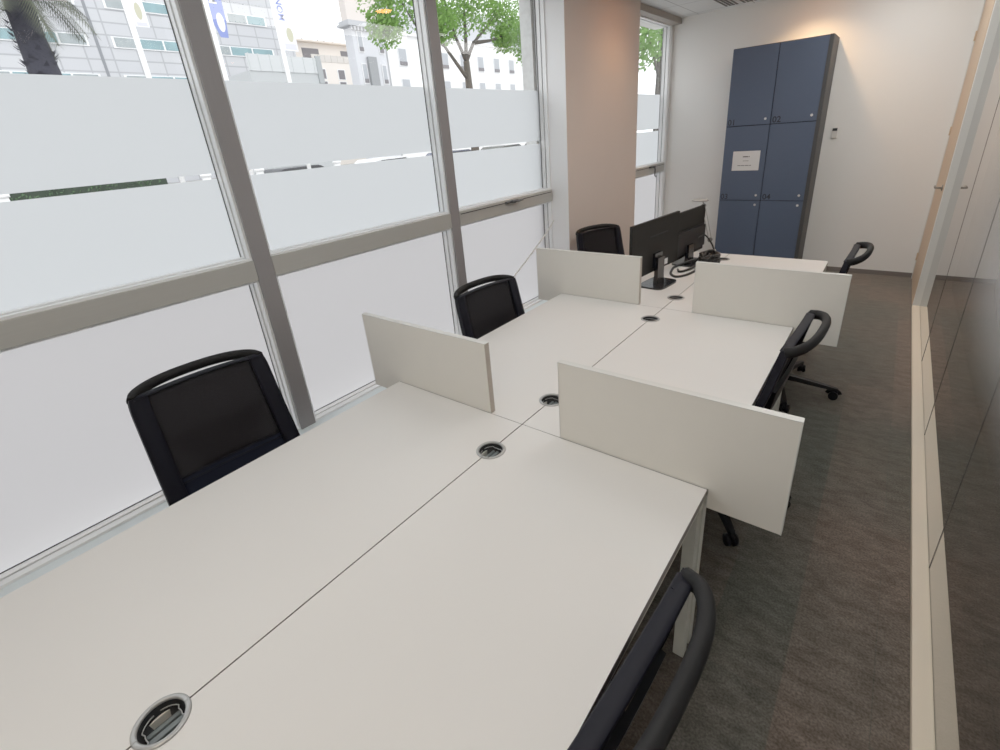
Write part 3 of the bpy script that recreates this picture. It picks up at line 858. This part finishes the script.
# palm
t = thing('palm_tree', 'tall palm tree with dark shaggy trunk outside the left window', 'tree', (-18, 3.02, -.15))
bm = bmesh.new()
tube(bm, [(0, .03, 0), (0, .02, 2.5), (0, .01, 4.2), (0, .0, 5.2), (0, .05, 6.5)], .36, 16, taper=lambda s: .95 + .12 * math.sin(s * 5))
rp = random.Random(11)
for i in range(420):
    a = rp.uniform(0, 2 * PI); zz = rp.uniform(.3, 6.4); r = .35
    c = Vector((r * math.cos(a), r * math.sin(a), zz)); d = Vector((math.cos(a), math.sin(a), .9)).normalized(); s = Vector((-math.sin(a), math.cos(a), 0))
    bm.faces.new((bm.verts.new(c - s * .07), bm.verts.new(c + s * .07), bm.verts.new(c + d * rp.uniform(.10, .2))))
link('trunk', bm, pbr('palm_trunk', (.035, .035, .05), .9, noise=.5, nscale=18), t)
bm = bmesh.new()
for k in range(34):
    a = 2 * PI * k / 34 + rp.uniform(-.1, .1); el = rp.uniform(-.7, 1.1); Ln = rp.uniform(1.7, 2.6)
    p = Vector((0, .05, 6.6)); d = Vector((math.cos(a) * math.cos(el), math.sin(a) * math.cos(el), math.sin(el)))
    prev = p
    for q in range(14):
        d = (d + Vector((0, 0, -.10))).normalized(); nx = prev + d * Ln / 14
        s = d.cross(Vector((0, 0, 1))).normalized()
        bm.faces.new((bm.verts.new(prev - s * .018), bm.verts.new(prev + s * .018), bm.verts.new(nx + s * .015), bm.verts.new(nx - s * .015)))
        if q > 1:
            ll = .52 * math.sin(PI * min(.95, (q + 1) / 15)) + .1
            for sg in (-1, 1):
                for off in (0, .5):
                    o0 = prev.lerp(nx, off); tip = o0 + (s * sg * .8 + d * .75 + Vector((0, 0, -.35))).normalized() * ll
                    bm.faces.new((bm.verts.new(o0 - d * .018), bm.verts.new(o0 + d * .018), bm.verts.new(tip)))
        prev = nx
link('fronds', bm, pbr('palm_leaf', (.075, .085, .055), .7, noise=.4, nscale=2), t)

# cream apartment block with a flat roof
cream = pbr('apartment_cream', (.80, .74, .68), .8); dk = pbr('apartment_dark', (.16, .15, .16), .5)
b = thing('apartment_building', 'cream apartment block with balconies and chimneys, far behind the banners', 'building', (-60, 44.1, -.15))
link('wall', bx(-10, 0, -5.5, 4.2, 0, 12.4), cream, b)
link('upper_storey', bx(-10, -2.0, -6.0, 3.6, 12.4, 14.8), cream, b)
link('roof', bx(-10.3, -1.2, -6.6, 4.0, 14.8, 15.0), pbr('apartment_roof', (.70, .62, .54), .8), b)
for y, w_ in ((-4.6, 2.4), (1.2, 1.4), (2.9, .7)):
    f = link('upper_window', bx(-2.0, -1.95, y, y + w_, 13.0, 14.2), dk, b)
for zz in (3, 6, 9, 10.4):
    for y in (-4.2, -1.3, 1.1, 2.6):
        f = link('window', bx(0, .06, y, y + 1.15, zz, zz + 1.25), wf, b); link('pane', bx(.061, .08, y + .1, y + 1.05, zz + .08, zz + 1.17), dk, f)
bm = bmesh.new()
for y in range(-5, 5): box(bm, .0, .06, y * .95, y * .95 + .9, 12.4, 13.2)
link('balcony_rail', bm, pbr('rail_grey', (.60, .56, .52), .6), b)
for y in (-4.4, -2.2, .2, 1.2, 2.6):
    bm = bx(-6, -5.2, y, y + .6, 15.0, 15.7); cyl(bm, (-5.6, y + .3, 15.7), (-5.6, y + .3, 16.0), .16, .12, 8); link('chimney', bm, dk, b)
# grey terrace wall block
b = thing('terrace_block', 'low grey panelled terrace block below the cream apartments', 'building', (-30, 18.6, -.15))
link('wall', bx(-6, 0, -3.5, 1.35, 0, 6.55), pbr('terrace_grey', (.46, .48, .49), .7), b)
bm = bmesh.new()
for y in (-3.4, -2.8, -2.1, -1.4, -.7, .1, .8): box(bm, 0, .08, y, y + .05, 6.55, 7.45)
box(bm, -.02, .05, -3.5, 1.35, 6.55, 7.42)
link('parapet', bm, pbr('parapet_grey', (.55, .57, .58), .6), b)
link('parapet_end', bx(-.02, .1, 1.0, 1.36, 6.0, 7.55), pbr('parapet_dark', (.33, .35, .36), .6), b)
# corner stone building + white terrace
stone = pbr('stone_grey', (.60, .61, .64), .8, noise=.05, nscale=.5); white = pbr('stone_white', (.86, .86, .86), .8)
def tall_window(b, x, y0, y1, z0, z1, m=None):
    f = link('window', bx(x, x + .08, y0 - .1, y1 + .1, z0 - .12, z1 + .08), pbr('surround', (.70, .70, .71), .8) if m is None else m, b)
    link('pane', bx(x + .081, x + .1, y0, y1, z0, z1), pgd, f)
    link('railing', bx(x + .101, x + .16, y0, y1, z0, z0 + .35), dk, f)
pgd = pbr('pane_grey', (.36, .38, .41), .3)
sur = pbr('surround', (.74, .74, .75), .8)
b = thing('corner_building', 'grey stone corner building with a heavy cornice, left of the tree', 'building', (-42, 33.5, -.15))
link('wall', bx(-1.2, 0, -1.3, 2.45, 0, 12.4), stone, b)
bm = bmesh.new(); box(bm, -1.3, .5, -1.9, 2.55, 12.4, 12.65, bev=.05); box(bm, -1.25, .3, -1.7, 2.55, 12.65, 12.9)
for i in range(11): box(bm, .02, .40, -1.6 + i * .38, -1.42 + i * .38, 12.1, 12.4)
link('cornice', bm, pbr('cornice_grey', (.44, .45, .47), .8), b)
link('attic', bx(-1.2, -.3, -1.3, 2.5, 12.9, 16.5), pbr('attic_pink', (.66, .60, .56), .8), b)
for y in (-.75, 1.7):
    for zz in (10.3, 7.6, 4.8): tall_window(b, 0, y, y + .45, zz + .15, zz + 1.75, sur)
link('signboard', bx(.1, .35, -.1, .9, 7.5, 10.0), pbr('signboard_grey', (.25, .26, .27), .5), b)
b = thing('white_terrace', 'long white building with rows of tall grey windows behind the tree', 'building', (-42, 50, -.15))
link('wall', bx(-1.4, 0, -13.8, 16, 0, 12.2), white, b)
link('roof_band', bx(-1.5, .35, -13.8, 16, 12.2, 12.5), sur, b)
link('mansard', bx(-1.4, -.6, -13.8, 16, 12.5, 15.5), pbr('slate', (.50, .51, .54), .7), b)
for i in range(9):
    y = -12.4 + i * 3.15
    for zz in (9.5, 6.7, 3.9): tall_window(b, 0, y, y + 1.0, zz + .0, zz + 1.5, sur)

# leafy trees
def leaf_tree(loc, trunk_pts, branches, blobs, nleaf, lb, seed, leafcol, size=.17):
    rs = random.Random(seed)
    t = thing('street_tree', lb, 'tree', loc, 0)
    bm = bmesh.new()
    tube(bm, trunk_pts, .17, 10, taper=lambda s: 1 - .35 * s)
    for br in branches: tube(bm, br, .075, 8, taper=lambda s: 1 - .7 * s)
    link('trunk', bm, pbr('bark_%d' % seed, (.075, .065, .055), .9, noise=.4, nscale=10), t)
    bm = bmesh.new()
    for i in range(nleaf):
        c, r = blobs[rs.randrange(len(blobs))]
        v = Vector((rs.gauss(0, 1), rs.gauss(0, 1), rs.gauss(0, 1))).normalized() * r * 1.2 * rs.random() ** .6
        p = Vector(c) + v
        n = Vector((rs.gauss(0, 1), rs.gauss(0, 1), rs.gauss(0, 1) + .5)).normalized(); a = n.orthogonal().normalized(); d = n.cross(a); s = size * rs.uniform(.6, 1.2)
        bm.faces.new((bm.verts.new(p - a * s * .5), bm.verts.new(p + d * s * .32), bm.verts.new(p + a * s * .6), bm.verts.new(p - d * s * .32)))
    m, nt, out = new_mat('leaves_%d' % seed)
    dd = nt.nodes.new('ShaderNodeBsdfDiffuse'); tt = nt.nodes.new('ShaderNodeBsdfTranslucent'); ms = nt.nodes.new('ShaderNodeMixShader'); ms.inputs[0].default_value = .45
    nz = nt.nodes.new('ShaderNodeTexNoise'); nz.inputs['Scale'].default_value = 1.2
    tc = nt.nodes.new('ShaderNodeTexCoord'); nt.links.new(tc.outputs['Object'], nz.inputs['Vector'])
    mx = nt.nodes.new('ShaderNodeMix'); mx.data_type = 'RGBA'; mx.inputs['A'].default_value = (*[c * .55 for c in leafcol], 1); mx.inputs['B'].default_value = (*[c * 1.35 for c in leafcol], 1)
    nt.links.new(nz.outputs['Fac'], mx.inputs['Factor'])
    for q in (dd, tt): nt.links.new(mx.outputs['Result'], q.inputs['Color'])
    nt.links.new(dd.outputs[0], ms.inputs[1]); nt.links.new(tt.outputs[0], ms.inputs[2]); nt.links.new(ms.outputs[0], out.inputs['Surface'])
    o = link('crown', bm, m, t)
    return t
# local coordinates: origin at trunk foot (-12, 13.7)
leaf_tree((-12, 13.7, -.15), [(0, 0, 0), (0, 0, 2.5), (0, .0, 3.6), (0, -.03, 4.5)],
          [[(0, 0, 3.9), (0, -.5, 4.35), (0, -1.1, 4.9), (0, -2.2, 5.25), (.2, -3.0, 5.9)], [(0, -.03, 4.5), (0, .45, 5.1), (.1, 1.1, 5.6), (.2, 1.9, 6.2)],
           [(0, -.03, 4.5), (0, .05, 5.2), (-.2, .35, 6.2), (-.2, .5, 7.4)], [(0, -.03, 4.5), (.1, -.6, 5.2), (.1, -1.0, 6.3)], [(0, .45, 5.1), (0, 1.4, 5.25), (.1, 2.3, 5.5)],
           [(0, -1.1, 4.9), (.1, -1.5, 5.6), (.1, -1.9, 6.4)]],
          [((0, -.9, 5.9), .85), ((.3, -2.2, 6.0), .9), ((0, -3.4, 5.9), .8), ((0, -3.6, 5.2), .5), ((0, .3, 6.2), .8), ((.2, 1.6, 6.1), .8), ((.1, 2.6, 6.0), .75), ((0, 3.4, 5.6), .7), ((0, 3.9, 5.1), .55), ((.3, -1.5, 5.4), .5),
           ((0, -.5, 7.0), 1.2), ((0, -2.6, 7.0), 1.3), ((0, 1.8, 7.2), 1.3), ((0, 0, 8.3), 1.6), ((0, 2.2, 5.35), .4)],
          15000, 'leafy green tree with a forked trunk outside the third window', 5, (.20, .36, .09), .12)
leaf_tree((-9, 24.2, -.15), [(0, 0, 0), (0, 0, 3.0), (0, .1, 4.4), (0, .1, 6.0)], [[(0, 0, 4.0), (0, -.8, 5.0), (0, -1.6, 5.9)], [(0, .1, 4.4), (0, .9, 5.3), (0, 1.6, 6.0)]],
          [((0, -1.8, 5.6), 1.1), ((0, 0, 6.2), 1.3), ((0, 1.6, 5.9), 1.2), ((0, -1, 7.0), 1.5), ((0, 1, 7.4), 1.5), ((0, -2.6, 5.0), .8), ((0, 1.2, 4.9), .7)],
          4000, 'leafy green tree seen through the narrow window beyond the column', 9, (.22, .38, .12), .2)

# street-level things seen through the clear slits
t = thing('hedge', 'clipped dark green hedge seen through the clear slit of the left window', 'hedge', (-15, 1.3, -.15))
bm = bmesh.new(); rs = random.Random(4)
box(bm, -.5, .5, -2.6, 2.6, 0, 1.75)
link('hedge_core', bm, pbr('hedge_core', (.02, .035, .02), .9), t)
bm = bmesh.new()
for i in range(3000):
    p = Vector((rs.choice((.5, rs.uniform(-.5, .5))), rs.uniform(-2.6, 2.6), rs.uniform(0, 1.8)))
    n = Vector((rs.gauss(0, 1) + 1, rs.gauss(0, 1), rs.gauss(0, 1))).normalized(); a = n.orthogonal().normalized(); dd = n.cross(a)
    bm.faces.new((bm.verts.new(p - a * .05), bm.verts.new(p + dd * .03), bm.verts.new(p + a * .05), bm.verts.new(p - dd * .03)))
link('foliage', bm, pbr('hedge_leaf', (.06, .12, .05), .8, noise=.5, nscale=9), t)

def car(x, y, col, lb):
    t = thing('parked_car', lb, 'car', (x, y, -.15), 0, 'parked cars across the street')
    prof = [(-2.1, .35), (-2.12, .75), (-1.95, .95), (-1.25, 1.02), (-.7, 1.42), (.85, 1.45), (1.55, 1.02), (2.05, .92), (2.12, .6), (2.1, .35)]
    bm = prism(bmesh.new(), prof, 'X', -.85, .85); bmesh.ops.bevel(bm, geom=bm.edges[:], offset=.05, segments=2, affect='EDGES')
    link('body', bm, pbr('car_paint', col, .25), t)
    bm = bmesh.new(); prism(bm, [(-1.05, 1.03), (-.62, 1.36), (.78, 1.38), (1.3, 1.03)], 'X', .84, .862); prism(bm, [(-1.05, 1.03), (-.62, 1.36), (.78, 1.38), (1.3, 1.03)], 'X', -.862, -.84)
    link('side_windows', bm, M['screen'], t)
    for yy in (-1.3, 1.3):
        for xx in (-.86, .68):
            bm = bmesh.new(); cyl(bm, (xx, yy, .33), (xx + .18, yy, .33), .33, .33, 20); link('wheel', bm, M['cable'], t)
for x, y, c, lb in ((-18, 9.4, (.03, .03, .035), 'dark car glimpsed through the slit of the second window, left'), (-18, 13.9, (.75, .75, .76), 'white car glimpsed through the slit, middle'),
                    (-18, 18.4, (.05, .06, .10), 'dark blue car glimpsed through the slit near the tree'), (-18, 22.9, (.03, .035, .03), 'dark green car glimpsed through the slit beside the second mullion'),
                    (-18, 27.4, (.04, .04, .04), 'black car glimpsed through the slit of the third window'), (-18, 31.9, (.05, .06, .08), 'charcoal car glimpsed through the slit of the third window'),
                    (-18, 36.4, (.6, .62, .63), 'silver car glimpsed through the slit of the third window, farthest')):
    car(x, y, c, lb)
for y, lb in ((-.6, 'white stone bollard outside the left window, leftmost'), (.45, 'white stone bollard outside the left window, beside the hedge'), (4.3, 'white stone bollard outside, right of the hedge'), (5.7, 'white stone bollard outside behind the mullion'), (8.2, 'white stone bollard outside the second window')):
    t = thing('bollard', lb, 'bollard', (-13, y, -.15), 0, 'white bollards along the pavement')
    bm = bmesh.new(); cyl(bm, (0, 0, 0), (0, 0, 1.55), .11, .10, 16); link('shaft', bm, pw, t)
    bm = bmesh.new(); cyl(bm, (0, 0, 1.55), (0, 0, 1.62), .13, .13, 16); cyl(bm, (0, 0, 1.62), (0, 0, 1.72), .12, .03, 16); link('cap', bm, pw, t)

# ------------------------------------------------------------------ light
w = bpy.data.worlds.new('overcast_sky'); sc.world = w; w.use_nodes = True
nt = w.node_tree; nt.nodes.clear()
out = nt.nodes.new('ShaderNodeOutputWorld'); bg = nt.nodes.new('ShaderNodeBackground'); bg.inputs['Strength'].default_value = 2.25
tc = nt.nodes.new('ShaderNodeTexCoord'); sp = nt.nodes.new('ShaderNodeSeparateXYZ'); rp_ = nt.nodes.new('ShaderNodeValToRGB')
rp_.color_ramp.elements[0].position = .0; rp_.color_ramp.elements[0].color = (.85, .87, .90, 1)
rp_.color_ramp.elements[1].position = .6; rp_.color_ramp.elements[1].color = (.96, .98, 1.0, 1)
nt.links.new(tc.outputs['Generated'], sp.inputs[0]); nt.links.new(sp.outputs['Z'], rp_.inputs['Fac']); nt.links.new(rp_.outputs['Color'], bg.inputs['Color']); nt.links.new(bg.outputs[0], out.inputs['Surface'])

sc.view_settings.view_transform = 'Standard'
sc.view_settings.look = 'None'
sc.view_settings.exposure = 0
sc.view_settings.gamma = 1.25
try:
    sc.cycles.max_bounces = 10; sc.cycles.transparent_max_bounces = 16; sc.cycles.diffuse_bounces = 5
    sc.cycles.sample_clamp_indirect = 6
except Exception: pass
